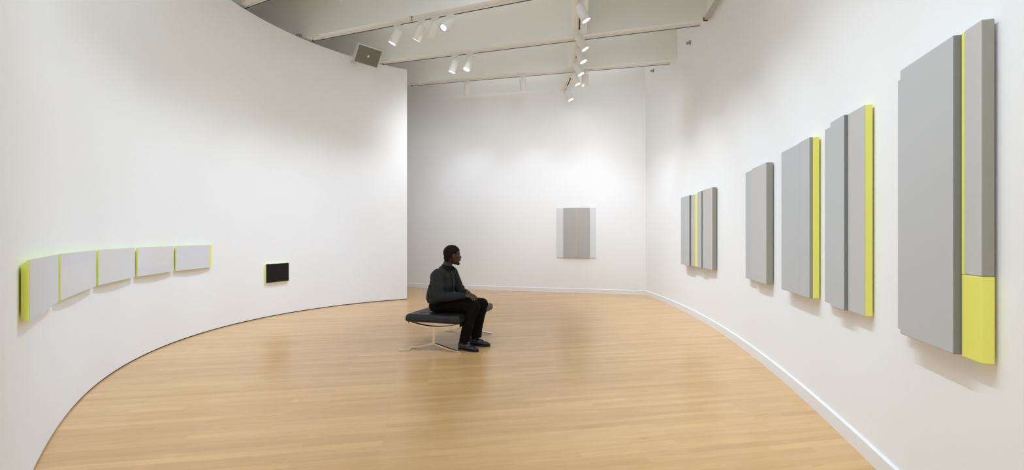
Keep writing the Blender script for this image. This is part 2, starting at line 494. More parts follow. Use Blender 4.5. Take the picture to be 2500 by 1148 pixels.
def beam_cross(b):
    for i in range(len(ribp)):
        p = ribp[i]
        if p.y > b.at(p.x).y: return i
    return len(ribp) - 1
iB, iC, iD = (beam_cross(beams[k]) for k in ('second', 'third', 'last'))
rib_track(iB + 1, iC - 3, 'light track on the curved ceiling rib in front of the third beam')
rib_track(iC + 1, iD - 3, 'light track on the curved ceiling rib between the third and the last beam')
rib_track(iD + 1 if iD + 1 < len(ribp) - 1 else iD - 1, len(ribp) - 1, 'short end of the rib light track in front of the far wall')

# rail on the right wall near the ceiling
rail = [Vector((right_wall_x(y) - 0.05, y, 4.83)) for y in (4.0, 4.6, 5.2, 5.8, 6.4, 7.08)]
rt = thing('wall_rail', 'grey rail with a black end high on the right wall at the top edge', 'rail', rail[0])
bm = bmesh.new(); add_strip(bm, [p - rail[0] for p in rail], Vector((1, 0, 0)), 0.055, 0.045); obj('rail_body', bm, mat('rail_grey', (0.5, 0.48, 0.46), 0.5), rt)
bm = bmesh.new(); e = rail[-1] - rail[0]; add_box(bm, e.x - 0.034, e.x + 0.034, e.y, e.y + 0.03, -0.03, 0.024, bevel=0.003); obj('end_cap', bm, M_slot, rt)
for k in (1, 3, 5):
    q = rail[k] - rail[0]; bm = bmesh.new(); add_box(bm, q.x + 0.035, q.x + 0.075, q.y - 0.03, q.y - 0.005, -0.02, 0.02); obj('bracket', bm, M_white, rt)

# ------------------------------------------------------------------ spotlights
R_H = 0.072; L_H = 0.255
def make_spot_meshes():
    ms = {}
    def me(name, bm, mats):
        bmesh.ops.recalc_face_normals(bm, faces=bm.faces[:])
        m = bpy.data.meshes.new(name); bm.to_mesh(m); bm.free()
        for k in mats: m.materials.append(k)
        return m
    bm = bmesh.new(); add_box(bm, -0.075, 0.075, -0.019, 0.019, -0.028, 0, bevel=0.004); ms['adapter'] = me('adapter', bm, [M_white])
    bm = bmesh.new(); add_tube(bm, [Vector((0, 0, -0.026)), Vector((0, 0, -0.085))], 0.008); add_tube(bm, [Vector((0, -0.02, -0.085)), Vector((0, 0.02, -0.085))], 0.013)
    ms['stem'] = me('stem', bm, [M_white])
    bm = bmesh.new()
    # closed rear, open front at z = -L_H, with wall thickness (local -z is the beam)
    add_lathe(bm, [(0, 0.0), (R_H - 0.012, 0.0), (R_H - 0.003, -0.004), (R_H, -0.014), (R_H, -L_H), (R_H - 0.004, -L_H - 0.003), (R_H - 0.007, -L_H), (R_H - 0.008, -L_H + 0.07), (R_H - 0.03, -L_H + 0.085), (0, -L_H + 0.09)], 36)
    ms['lamp_housing'] = me('lamp_housing', bm, [M_white])
    bm = bmesh.new()
    add_lathe(bm, [(R_H - 0.0075, -L_H + 0.001), (R_H - 0.0075, -L_H + 0.012), (R_H - 0.016, -L_H + 0.012), (R_H - 0.016, -L_H + 0.001), (R_H - 0.0075, -L_H + 0.001)], 36)
    ms['trim_ring'] = me('trim_ring', bm, [M_ring])
    for nm, mm in (('lens', M_lens), ('lens_off', M_off)):
        bm = bmesh.new()
        add_lathe(bm, [(R_H - 0.0085, -L_H + 0.026), (0.045, -L_H + 0.020), (0.02, -L_H + 0.016), (0, -L_H + 0.015), (0, -L_H + 0.05), (R_H - 0.0085, -L_H + 0.05), (R_H - 0.0085, -L_H + 0.026)], 36)
        ms[nm] = me(nm, bm, [mm])
    return ms
SM = make_spot_meshes()
def track_spot(mount, along, target, label, power, angle=60, lit=True, ring=False, group='white cylinder spotlights on the ceiling tracks', scale=1.0):
    t = thing('track_spotlight', label, 'spotlight', mount, math.atan2(along.y, along.x), group)
    t.scale = (scale,) * 3
    inv = Matrix.Rotation(-math.atan2(along.y, along.x), 4, 'Z')
    link_me = lambda n, m: (lambda o: (C.objects.link(o), setattr(o, 'parent', t), o)[2])(bpy.data.objects.new(n, m))
    link_me('adapter', SM['adapter']); link_me('stem', SM['stem'])
    pivot = Vector((0, 0, -0.085 - 0.012))
    wp = Vector(mount) + pivot * scale
    d = (Vector(target) - wp).normalized()
    dl = (inv @ d.to_4d()).to_3d()
    h = link_me('lamp_housing', SM['lamp_housing'])
    q = Vector((0, 0, -1)).rotation_difference(dl)
    h.rotation_euler = q.to_euler(); h.location = pivot + dl * (-0.035) - Vector((0, 0, 0.02 if dl.z > -0.95 else 0.0))
    ln = bpy.data.objects.new('lens', SM['lens'] if lit else SM['lens_off']); C.objects.link(ln); ln.parent = h
    if ring:
        rg = bpy.data.objects.new('trim_ring', SM['trim_ring']); C.objects.link(rg); rg.parent = h
    if lit and power > 0:
        spot(tuple(wp + d * (L_H - 0.02) * scale), target, power, angle)
    return t
def bpt(b, x, dz=-TRK_H - 0.002): 
    p = b.at(x) + b.n * (-0.022); return Vector((p.x, p.y, p.z + dz))
def x_on_beam(b, px):
    k = (px - 1250) / FPX
    # x = k*y on the beam line
    return k * (b.pl[1] - b.pl[0] * b.k) / (1 - k * b.k)
def lw(th, z=1.7):
    p = left_wall_pt(th); return (p.x, p.y, z)
def rw(y, z=1.7): return (right_wall_x(y), y, z)
B2, B3, B4 = beams['second'], beams['third'], beams['last']
W = WALL_W
GRP = 'J'
track_spot(bpt(B2, x_on_beam(B2, 973)), B2.d, lw(0.42, 0.5), 'lit white spotlight, leftmost of the four on the track above the speaker', W * 0.8, 74)
track_spot(bpt(B2, x_on_beam(B2, 1031)), B2.d, lw(0.60, 0.8), 'narrow lit spotlight second from the left on the nearer full track', W * 0.6, 70)
track_spot(bpt(B2, x_on_beam(B2, 1065)), B2.d, lw(0.78, 0.6), 'lit spotlight beside the dark-ringed one, third from the left on its track', W * 0.6, 70)
track_spot(bpt(B2, x_on_beam(B2, 1101)), B2.d, (-3.6, 3.9, 0.9), 'spotlight tilted toward us showing its dark-ringed round lens', W * 0.35, 60, ring=True)
track_spot(bpt(B3, x_on_beam(B3, 1113)), B3.d, (-2.6, 9.4, 0.9), 'brightly lit spotlight, left one of the close pair on the middle track', W * 0.45, 70)
track_spot(bpt(B3, x_on_beam(B3, 1149)), B3.d, (-2.3, 8.2, 0.6), 'brightly lit spotlight, right one of the close pair on the middle track', W * 0.4, 66)
GRP = 'K'
track_spot(bpt(B4, x_on_beam(B4, 1141)), B4.d, (-1.35, 12.0, 0.0), 'grey-looking spotlight hanging straight down, leftmost on the farthest track', W * 0.42, 86)
track_spot(bpt(B4, x_on_beam(B4, 1277)), B4.d, (0.6, 11.5, 0.0), 'slightly tilted spotlight hanging alone in the middle of the farthest track', W * 0.42, 86)
track_spot(bpt(B4, x_on_beam(B4, 1429)), B4.d, (1.85, 11.1, 0.2), 'pale spotlight on the farthest track just right of the rib lamps', W * 0.42, 84)
def rib_at(y):
    for a, b in zip(ribp, ribp[1:]):
        if a.y <= y <= b.y:
            t = (y - a.y) / (b.y - a.y); p = a + (b - a) * t; d = (b - a).normalized()
            return Vector((p.x, p.y, rib_z(p) - TRK_H - 0.002)), Vector((d.x, d.y, 0))
GRP = 'L'
for y, ty, tz, pw, label in ((6.80, 6.9, 1.9, 0.85, 'large lit spotlight on the ceiling rib, nearest at the top edge'),
                         (7.84, 7.7, 2.1, 0.7, 'lit spotlight on the rib covering the third beam, upper one of that pair'),
                         (8.40, 7.9, 1.5, 0.6, 'lit spotlight on the rib just behind the third beam, lower one of that pair'),
                         (9.05, 8.7, 2.1, 0.5, 'lit spotlight on the rib in front of the last beam, upper one of that pair'),
                         (9.62, 9.5, 1.6, 0.4, 'lit spotlight on the rib in front of the last beam, lower one of that pair'),
                         (10.72, 10.2, 1.6, 0.35, 'small lit spotlight at the far end of the rib beside the short black slot')):
    p, d = rib_at(y)
    track_spot(p, d, rw(ty, tz - 1.0), label, W * pw, 80)
GRP = 'M'
bA = beams['near']
track_spot(bpt(bA, -2.35), bA.d, lw(0.2, 1.5), 'lit spotlight almost cut off by the top edge, above the speaker', W * 0.5, 72)
for x, tx in ((-3.3, -4.2), (2.2, 2.45)):
    p = B4.at(x)
    spot((x, p.y - 0.3, 4.9), (tx, 12.0 if x < 0 else 10.9, 1.2), W * 0.4, 86)

# ------------------------------------------------------------------ speaker
def speaker():
    c = Vector((-2.99, 8.80, 1.4 + 3.776))
    u = Vector((0.69, 0.72, 0)).normalized()
    s_, c_ = 0.222 / 0.367, 0.292 / 0.367
    dn = Vector((-0.72 * s_, 0.69 * s_, -c_)).normalized()
    n = dn.cross(u).normalized()
    if n.y > 0: n = -n
    Wd, Hd, D = 0.515, 0.367, 0.24
    ctr = c + u * Wd / 2 + dn * Hd / 2
    t = thing('wall_speaker', 'grey-fronted white loudspeaker tilted downward high beside the left wall', 'speaker', ctr - n * D / 2)
    R = Matrix((u, dn * -1, n)).transposed().to_4x4()   # local x = width, y = up, z = front
    t.rotation_euler = R.to_euler()
    bm = bmesh.new()
    # cabinet, narrower at the back
    vsf = [(sx * Wd / 2, sy * Hd / 2, D / 2) for sx, sy in ((-1, -1), (1, -1), (1, 1), (-1, 1))]
    vsb = [(sx * Wd * 0.38, sy * Hd * 0.40, -D / 2) for sx, sy in ((-1, -1), (1, -1), (1, 1), (-1, 1))]
    F = [bm.verts.new(v) for v in vsf]; Bk = [bm.verts.new(v) for v in vsb]
    bm.faces.new(F); bm.faces.new(Bk[::-1])
    for k in range(4): bm.faces.new((F[k], Bk[k], Bk[(k + 1) % 4], F[(k + 1) % 4]))
    bmesh.ops.bevel(bm, geom=bm.edges[:], offset=0.008, segments=2, affect='EDGES')
    obj('cabinet', bm, M_white, t)
    g = mat('speaker_grille_grey', srgb(122, 119, 108), 0.8); add_bump(g, 400, 0.3, 0.001)
    bm = bmesh.new(); add_box(bm, -Wd / 2 + 0.012, Wd / 2 - 0.012, -Hd / 2 + 0.012, Hd / 2 - 0.012, D / 2 - 0.004, D / 2 + 0.005, bevel=0.003); obj('grille', bm, g, t)
    bm = bmesh.new(); add_box(bm, -0.018, 0.018, -0.022, 0.022, D / 2 + 0.0052, D / 2 + 0.008); obj('badge', bm, M_white, t)
    # yoke arm back to the wall
    bm = bmesh.new(); Ri = R.inverted()
    a = Vector((0, 0, -D / 2)); wallp = Ri.to_3x3() @ (Vector((-3.28, 9.33, 5.0)) - (ctr - n * D / 2))
    add_tube(bm, [a, a * 0.5 + wallp * 0.5 + Vector((0, 0.04, 0)), wallp], 0.016)
    obj('bracket_arm', bm, M_white, t)
    bm = bmesh.new(); nn = (wallp - a).normalized(); add_lathe(bm, [(0, -0.012), (0.06, -0.012), (0.06, 0.0), (0, 0.0)], 20, axis_matrix(wallp, Ri.to_3x3() @ Vector((0.64, -0.77, 0))))
    obj('wall_plate', bm, M_white, t)
speaker()

# small fittings high on the walls and ceiling
def wall_fitting(p, nrm, label, r=0.03, name='sprinkler_head', cat='sprinkler'):
    t = thing(name, label, cat, p)
    g = mat('fitting_grey', (0.38, 0.36, 0.33), 0.45, metal=0.3)
    bm = bmesh.new(); add_lathe(bm, [(0, 0.0), (r * 1.3, 0.0), (r * 1.25, 0.008), (r * 0.5, 0.012), (r * 0.45, 0.05), (0, 0.05)], 20, axis_matrix(Vector((0, 0, 0)), nrm)); obj('escutcheon', bm, g, t, smooth=False)
    bm = bmesh.new(); add_lathe(bm, [(0, 0.05), (r * 0.9, 0.055), (r * 0.95, 0.062), (0, 0.066)], 20, axis_matrix(Vector((0, 0, 0)), nrm)); obj('deflector', bm, g, t)
y = 8.12; wall_fitting((right_wall_x(y) + 0.014, y, 4.90), Vector((-0.96, -0.1, -0.25)), 'small grey sprinkler head on the right wall below the third beam end', 0.034)
y = 10.3; wall_fitting((right_wall_x(y) + 0.014, y, 5.20), Vector((-0.96, -0.1, -0.2)), 'small grey sprinkler head on the right wall near the far corner', 0.032)
p = B2.at(x_on_beam(B2, 1017)) + B2.n * (-0.14)
wall_fitting((p.x, p.y, p.z), Vector((0, 0, -1)), 'tiny white sprinkler head under the beam above the spotlights', 0.02)
t = thing('junction_box', 'small dark conduit box at the top of the left wall beside the track end', 'junction box', (-3.98, 8.42, 5.13))
bm = bmesh.new(); add_box(bm, -0.05, 0.05, -0.03, 0.03, 0, 0.05, bevel=0.006); obj('box_body', bm, mat('conduit_grey', (0.3, 0.28, 0.25), 0.6), t)
bm = bmesh.new(); add_tube(bm, [Vector((-0.05, 0, 0.025)), Vector((-0.16, -0.12, 0.012)), Vector((-0.25, -0.22, 0.012))], 0.011); obj('conduit', bm, mat('conduit_pipe', (0.45, 0.43, 0.4), 0.5), t)

# ------------------------------------------------------------------ art works
def fabric(name, c, rough=0.9, k=0.10):
    m = mat(name, c, rough, spec=0.15)
    tc = N(m, 'ShaderNodeTexCoord'); mp = N(m, 'ShaderNodeMapping'); mp.inputs['Scale'].default_value = (1, 1, 0.35)
    nz = N(m, 'ShaderNodeTexNoise'); nz.inputs['Scale'].default_value = 260; nz.inputs['Detail'].default_value = 3
    cr = N(m, 'ShaderNodeMixRGB', blend_type='MIX')
    Lk(m, tc.outputs['Object'], mp.inputs[0]); Lk(m, mp.outputs[0], nz.inputs['Vector'])
    rmp = N(m, 'ShaderNodeMapRange'); rmp.inputs[1].default_value = 1.425; rmp.inputs[2].default_value = 0.65
    Lk(m, nz.outputs[0], rmp.inputs[0]); Lk(m, rmp.outputs[0], cr.inputs[0])
    cr.inputs[1].default_value = (*[v * (1 - k) for v in c], 1); cr.inputs[2].default_value = (*[v * (1 + k) for v in c], 1)
    Lk(m, cr.outputs[0], bsdf(m).inputs['Base Color'])
    bp = N(m, 'ShaderNodeBump'); bp.inputs['Strength'].default_value = 0.25; bp.inputs['Distance'].default_value = 0.0008
    Lk(m, nz.outputs[0], bp.inputs['Height']); Lk(m, bp.outputs[0], bsdf(m).inputs['Normal'])
    return m
G_cool = fabric('acoustic_fabric_cool_grey', (0.475, 0.48, 0.48))
G_warm = fabric('acoustic_fabric_warm_grey', (0.51, 0.495, 0.48))
G_far = fabric('acoustic_fabric_taupe', (0.385, 0.37, 0.355), k=0.16)
G_side = fabric('acoustic_fabric_side_shade', (0.30, 0.295, 0.245))  # darker copy of the grey fronts, side-face shade put into the colour
G_dark = fabric('acoustic_fabric_edge_shade', (0.22, 0.225, 0.215))  # darkest grey copy, shade of side faces and gaps put into the colour
M_yel = mat('fluorescent_yellow_acrylic', (0.84, 0.82, 0.17), 0.6, spec=0.3); add_bump(M_yel, 200, 0.1, 0.0006)
M_lime = mat('fluorescent_lime_acrylic', (0.84, 0.90, 0.19), 0.55, spec=0.3)
M_pale = mat('pale_grey_acrylic', (0.68, 0.68, 0.69), 0.7, spec=0.2); add_bump(M_pale, 160, 0.05, 0.0006)
M_pale2 = mat('pale_warm_grey_acrylic', (0.71, 0.705, 0.695), 0.7, spec=0.2)
M_ink = mat('black_acrylic', (0.014, 0.0125, 0.0105), 0.75, spec=0.15)
M_wpan = mat('white_acrylic_panel', (0.69, 0.70, 0.71), 0.7, spec=0.2)

def panel_box(bm, s0, s1, t0, t1, z0, z1, mi_front=0, mi_right=None, mi_left=None, mi_other=None, bevel=0.004):
    """box standing off the wall: local x along the wall, local -y into the room"""
    t = bmesh.new(); add_box(t, s0, s1, -t1, -t0, z0, z1, bevel=bevel)
    for f in t.faces:
        n = f.normal if f.normal.length else Vector((0, -1, 0))
        f.normal_update(); n = f.normal
        mi = mi_front
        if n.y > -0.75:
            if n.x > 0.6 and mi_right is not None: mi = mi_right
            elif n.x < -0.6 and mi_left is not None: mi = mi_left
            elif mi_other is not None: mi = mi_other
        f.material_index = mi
    merge(bm, t)

# 1: far painting, three fields with a yellow centre line
a = -0.24783   # -14.2 degrees
fx = Vector((math.cos(a), math.sin(a))); fn = Vector((fx.y, -fx.x))
o = Vector((1.125, 11.303)) - fn * 0.05
T = thing('panel_painting', 'grey panel painting with thin yellow centre line on the far wall', 'painting', (o.x, o.y, 0.872), a)
T['group'] = 'acoustic panel works'
H = 1.24
bm = bmesh.new(); panel_box(bm, 0.0, 0.168, 0.0, 0.040, 0.003, H); obj('side_panel', bm, M_wpan, T)['label'] = 'white side panel'
bm = bmesh.new(); panel_box(bm, 0.808, 0.957, 0.0, 0.040, 0.003, H); obj('side_panel', bm, M_wpan, T)['label'] = 'white side panel'
bm = bmesh.new(); panel_box(bm, 0.170, 0.487, 0.0, 0.058, 0.0, H + 0.004); panel_box(bm, 0.489, 0.806, 0.0, 0.058, 0.0, H + 0.004); obj('canvas_panel', bm, G_far, T)
bm = bmesh.new(); panel_box(bm, 0.484, 0.492, 0.0, 0.0588, 0.06, H - 0.02, bevel=0.0008); obj('centre_line', bm, mat('dull_yellow_line', (0.62, 0.60, 0.14), 0.7), T)['label'] = 'thin yellow line'

def work(O, ang, z0, label):
    t = thing('panel_painting', label, 'painting', (O[0], O[1], z0), ang); t['group'] = 'acoustic panel works'; return t
GAP = 0.004
# 2: far end of the right wall
T = work((3.224, 8.431), -1.6629, 0.893, 'small four-part grey work with narrow yellow band, nearest the far corner on the right wall')
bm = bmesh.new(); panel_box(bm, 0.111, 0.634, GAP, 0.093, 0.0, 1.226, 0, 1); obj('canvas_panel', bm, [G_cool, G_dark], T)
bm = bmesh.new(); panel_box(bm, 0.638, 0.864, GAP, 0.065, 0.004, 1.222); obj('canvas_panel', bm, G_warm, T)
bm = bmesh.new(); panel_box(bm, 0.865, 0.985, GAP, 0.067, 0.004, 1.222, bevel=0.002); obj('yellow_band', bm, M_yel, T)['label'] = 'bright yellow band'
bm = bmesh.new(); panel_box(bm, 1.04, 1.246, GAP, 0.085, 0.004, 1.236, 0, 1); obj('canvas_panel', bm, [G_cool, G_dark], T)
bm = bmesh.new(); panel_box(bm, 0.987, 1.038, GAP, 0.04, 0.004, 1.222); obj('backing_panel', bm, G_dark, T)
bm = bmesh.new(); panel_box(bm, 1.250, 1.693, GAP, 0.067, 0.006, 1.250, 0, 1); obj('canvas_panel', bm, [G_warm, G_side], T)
# 3
T = work((2.846, 5.377), -1.7733, 0.903, 'two-part plain grey work without yellow, hanging on the right wall')
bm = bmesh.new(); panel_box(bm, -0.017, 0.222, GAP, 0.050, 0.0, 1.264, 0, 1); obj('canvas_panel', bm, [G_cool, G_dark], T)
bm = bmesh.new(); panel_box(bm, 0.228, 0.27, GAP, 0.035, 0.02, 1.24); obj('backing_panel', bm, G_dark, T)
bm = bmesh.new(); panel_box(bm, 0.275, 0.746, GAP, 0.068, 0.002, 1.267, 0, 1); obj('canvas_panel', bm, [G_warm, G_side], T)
# 4
T = work((2.604, 4.244), -1.8136, 0.908, 'two-part grey work whose near edge turns yellow toward the wall')
bm = bmesh.new(); panel_box(bm, 0.047, 0.478, GAP, 0.075, 0.0, 1.278); obj('canvas_panel', bm, G_cool, T)
bm = bmesh.new(); panel_box(bm, 0.483, 0.704, 0.050, 0.075, 0.002, 1.282, 0, 1, bevel=0.003); obj('canvas_panel', bm, [G_cool, G_side], T)
bm = bmesh.new(); panel_box(bm, 0.485, 0.7035, GAP, 0.0498, 0.003, 1.281, bevel=0.002); obj('edge_panel', bm, M_yel, T)['label'] = 'bright yellow edge'
# 5
T = work((2.377, 3.342), -1.8425, 0.908, 'tall grey work with wide yellow side edge, second from the camera on the right wall')
bm = bmesh.new(); panel_box(bm, -0.016, 0.150, GAP, 0.045, 0.005, 1.290, 0, None, 1); obj('backing_panel', bm, [G_cool, M_yel], T)
bm = bmesh.new(); panel_box(bm, 0.155, 0.374, GAP, 0.070, 0.0, 1.305, 0, 1); obj('canvas_panel', bm, [G_cool, G_dark], T)
bm = bmesh.new(); panel_box(bm, 0.378, 0.604, 0.0435, 0.047, 0.003, 1.304, bevel=0.0015); obj('canvas_panel', bm, G_warm, T)
bm = bmesh.new(); panel_box(bm, 0.379, 0.603, GAP, 0.0434, 0.004, 1.303, bevel=0.001); obj('edge_panel', bm, M_yel, T)['label'] = 'bright yellow edge'
# 6: nearest and largest
T = work((2.109, 2.401), -1.8715, 0.893, 'largest nearest grey work with a yellow block at its lower right')
HH = 1.374
bm = bmesh.new(); panel_box(bm, 0.0, 0.09, GAP, 0.045, 0.014, 1.342); obj('backing_panel', bm, G_cool, T)
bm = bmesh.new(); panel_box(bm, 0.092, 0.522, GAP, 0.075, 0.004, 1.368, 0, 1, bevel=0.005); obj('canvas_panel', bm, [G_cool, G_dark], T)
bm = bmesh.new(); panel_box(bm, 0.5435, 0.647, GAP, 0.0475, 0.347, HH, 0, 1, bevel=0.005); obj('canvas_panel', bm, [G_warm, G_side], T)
bm = bmesh.new(); panel_box(bm, 0.526, 0.647, GAP, 0.0475, 0.0, 0.3465, bevel=0.003); panel_box(bm, 0.526, 0.543, GAP, 0.0475, 0.3467, HH - 0.006, bevel=0.002)
obj('yellow_panel', bm, M_yel, T)['label'] = 'bright yellow lower block and thin stripe'

# five reliefs on the curved left wall: pale face, sides sloping back to a smaller fluorescent rear
def relief(fl, ang, length, label, faces, z0=0.950, h=0.328, t=0.034, inset=0.030, name='wall_relief'):
    d = Vector((math.cos(ang), math.sin(ang))); n = Vector((d.y, -d.x))
    o = Vector(fl) - n * t
    T = thing(name, label, 'painting', (o.x, o.y, z0), ang, 'pale reliefs with glowing yellow edges on the curved wall')
    bm = bmesh.new()
    F = [bm.verts.new(v) for v in ((0, -t, 0), (length, -t, 0), (length, -t, h), (0, -t, h))]
    E = [bm.verts.new(v) for v in ((0, -t + 0.004, 0), (length, -t + 0.004, 0), (length, -t + 0.004, h), (0, -t + 0.004, h))]
    i = inset
    Bk = [bm.verts.new(v) for v in ((i, 0, i), (length - i, 0, i), (length - i, 0, h - i), (i, 0, h - i))]
    bm.faces.new(F); bm.faces.new(Bk[::-1])
    for P, Q in ((F, E), (E, Bk)):
        for k in range(4): bm.faces.new((P[k], Q[k], Q[(k + 1) % 4], P[(k + 1) % 4]))
    obj('bevelled_back', bm, M_lime, T)['label'] = 'fluorescent yellow sloping edge'
    bm = bmesh.new()
    for z0_, z1_, m in faces: add_box(bm, 0.0065, length - 0.0065, -t - 0.002, -t + 0.0005, z0_ * h + (0.0005 if z0_ == 0 else 0), z1_ * h, m)
    obj('face_panel', bm, [M_pale, M_pale2], T)
    return T
R = math.radians
relief((-2.528, 2.358), R(128.86), 0.981, 'pale relief nearest us at the left edge, showing its wide yellow side', [(0, 1, 0)])
relief((-3.183, 3.174), R(123.15), 1.118, 'second pale relief from the left edge, its upper third faintly greyer', [(0, 0.72, 1), (0.72, 1, 0)])
relief((-3.824, 4.165), R(113.69), 0.933, 'middle one of the five pale reliefs with yellow edges', [(0, 1, 1)])
relief((-4.214, 5.067), R(103.11), 0.812, 'fourth pale relief from the left edge, its lower third faintly greyer', [(0, 0.30, 0), (0.30, 1, 1)])
rl = relief((-4.405, 5.901), R(92.47), 0.725, 'last pale relief of the row, nearest the black work, yellow strip at its right', [(0, 1, 0)])
bm = bmesh.new(); add_box(bm, 0.727, 0.765, -0.034, -0.002, 0.004, 0.324, bevel=0.001); obj('side_strip', bm, M_lime, rl)['label'] = 'bright yellow strip'
K = relief((-4.231, 7.750), R(68.09), 0.470, 'small black rectangular relief with yellow edges alone on the left wall', [], z0=0.600, h=0.326, t=0.045, inset=0.02)
K['group'] = 'works on the curved left wall'
bm = bmesh.new(); add_box(bm, 0.003, 0.467, -0.049, -0.0445, 0.001, 0.325, bevel=0.001); obj('face_panel', bm, M_ink, K)['label'] = 'matte black face'

# ------------------------------------------------------------------ bench
M_leather = mat('black_leather', (0.014, 0.015, 0.016), 0.4, spec=0.4); add_bump(M_leather, 120, 0.15, 0.0012)
M_chrome = mat('polished_steel', (0.88, 0.85, 0.77), 0.14, metal=1.0)
BANG = R(-17.0)
BC = (-0.800, 6.062)
BW, BL = 0.705, 1.20      # local x = width, local y = length
T = thing('leather_bench', 'long black tufted leather bench on polished steel stands that the man sits on', 'bench', (BC[0], BC[1], 0), BANG)
bm = bmesh.new()
nu, nv = 4, 7
ZT, ZB = 0.432, 0.348
def cushion_h(x, y):
    cu = (x / BW + 0.5) * nu; cv = (y / BL + 0.5) * nv
    du = abs(cu - round(cu)) if 0.3 < cu < nu - 0.3 else 0.5
    dv = abs(cv - round(cv)) if 0.3 < cv < nv - 0.3 else 0.5
    e = min(du * BW / nu, dv * BL / nv)
    ex = min(BW / 2 - abs(x), BL / 2 - abs(y))
    g = max(min(1, e / 0.026), 1 - max(0, ex - 0.012) / 0.03)
    puff = 0.011 * (1 - (1 - g) ** 2)
    both = math.hypot(du * BW / nu, dv * BL / nv)
    dimple = 0.012 * max(0, 1 - both / 0.03) if du < 0.5 and dv < 0.5 else 0
    ex = min(BW / 2 - abs(x), BL / 2 - abs(y))
    rd = 0.020 * (1 - min(1, ex / 0.028)) ** 2
    return ZT + puff - dimple - rd
gx, gy = 110, 168
grid = [[bm.verts.new(((i / gx - 0.5) * BW, (j / gy - 0.5) * BL, cushion_h((i / gx - 0.5) * BW, (j / gy - 0.5) * BL))) for j in range(gy + 1)] for i in range(gx + 1)]
for i in range(gx):
    for j in range(gy): bm.faces.new((grid[i][j], grid[i + 1][j], grid[i + 1][j + 1], grid[i][j + 1]))
loop = [grid[i][0] for i in range(gx + 1)] + [grid[gx][j] for j in range(1, gy + 1)] + [grid[i][gy] for i in range(gx - 1, -1, -1)] + [grid[0][j] for j in range(gy - 1, 0, -1)]
prev = loop
for dz, off in ((ZT - 0.025, 0.006), (ZT - 0.045, 0.008), (ZB + 0.015, 0.006), (ZB, -0.006)):
    cur = [bm.verts.new((v.co.x * (1 + off / (BW / 2)), v.co.y * (1 + off / (BL / 2)), dz)) for v in loop]
    for k in range(len(loop)):
        bm.faces.new((prev[k], cur[k], cur[(k + 1) % len(loop)], prev[(k + 1) % len(loop)]))
    prev = cur
bm.faces.new(prev)
obj('tufted_cushion', bm, M_leather, T, smooth=True)
# leather straps under the cushion, steel side rails, end arcs and T stands
for sx in (-1, 1):
    bm = bmesh.new(); add_box(bm, sx * (BW / 2 - 0.006) - 0.007, sx * (BW / 2 - 0.006) + 0.007, -BL / 2 + 0.025, BL / 2 - 0.025, 0.308, 0.347, bevel=0.002); obj('side_rail', bm, M_chrome, T)
SIDE = Vector((0, 1, 0))
for sy in (-1, 1):
    yy = sy * (BL / 2 - 0.055)
    bm = bmesh.new()
    pts = []
    for k in range(25):
        s = k / 24 * 2 - 1
        pts.append(Vector((s * (BW / 2 - 0.02), yy, 0.331 - 0.046 * (1 - s * s))))
    add_strip(bm, pts, SIDE, 0.034, 0.022)
    obj('curved_crossbar', bm, M_chrome, T)
    bm = bmesh.new(); add_strip(bm, [p + Vector((0, 0, 0.0135)) for p in pts[1:-1]], SIDE, 0.040, 0.004)
    obj('leather_strap', bm, M_leather, T)
    bm = bmesh.new(); add_box(bm, -0.015, 0.015, yy - 0.017, yy + 0.017, 0.078, 0.276, bevel=0.002); obj('post', bm, M_chrome, T)
    for sx in (-1, 1):
        bm = bmesh.new()
        pts = [Vector((sx * x, yy, z)) for x, z in ((0.0, 0.083), (0.04, 0.076), (0.10, 0.060), (0.17, 0.042), (0.24, 0.024), (0.30, 0.014), (0.345, 0.010), (0.365, 0.0095))]
        add_strip(bm, pts, SIDE, 0.034, 0.017)
        obj('foot', bm, M_chrome, T)

# round floor outlet cover
bm = bmesh.new(); add_lathe(bm, [(0, 0.010), (0.066, 0.010), (0.074, 0.008), (0.077, 0.0005), (0, 0.0005)], 48)
o = obj('floor_outlet_cover', bm, mat('cover_beige', srgb(214, 192, 156), 0.4), None)
o.location = (-1.325, 5.58, 0); tag(o, 'round beige outlet cover set in the floor left of the bench foot', 'floor cover')

# ------------------------------------------------------------------ seated man
def ell(bm, c, r, M=None, n=20):
    t = bmesh.new(); bmesh.ops.create_uvsphere(t, u_segments=n, v_segments=n // 2 + 2, radius=1)
    bmesh.ops.scale(t, vec=r, verts=t.verts)
    if M is not None: bmesh.ops.transform(t, matrix=M.to_4x4(), verts=t.verts)
    bmesh.ops.translate(t, vec=c, verts=t.verts)
    merge(bm, t)
def cap(bm, pts, radii, n=16):
    """tapering chain of round cones with domed ends"""
    for (a, ra), (b, rb) in zip(zip(pts, radii), list(zip(pts, radii))[1:]):
        a = Vector(a); b = Vector(b); d = (b - a); L = d.length; d.normalize()
        P = []; Rr = []
        for k in range(1, 5): th = PI / 2 * (1 - k / 4.5); P.append(a - d * ra * math.sin(th)); Rr.append(ra * math.cos(th))
        for k in range(0, 5): t = k / 4; P.append(a + (b - a) * t); Rr.append(ra + (rb - ra) * t)
        for k in range(4, 0, -1): th = PI / 2 * (1 - k / 4.5); P.append(b + d * rb * math.sin(th)); Rr.append(rb * math.cos(th))
        add_tube(bm, P, Rr, n)
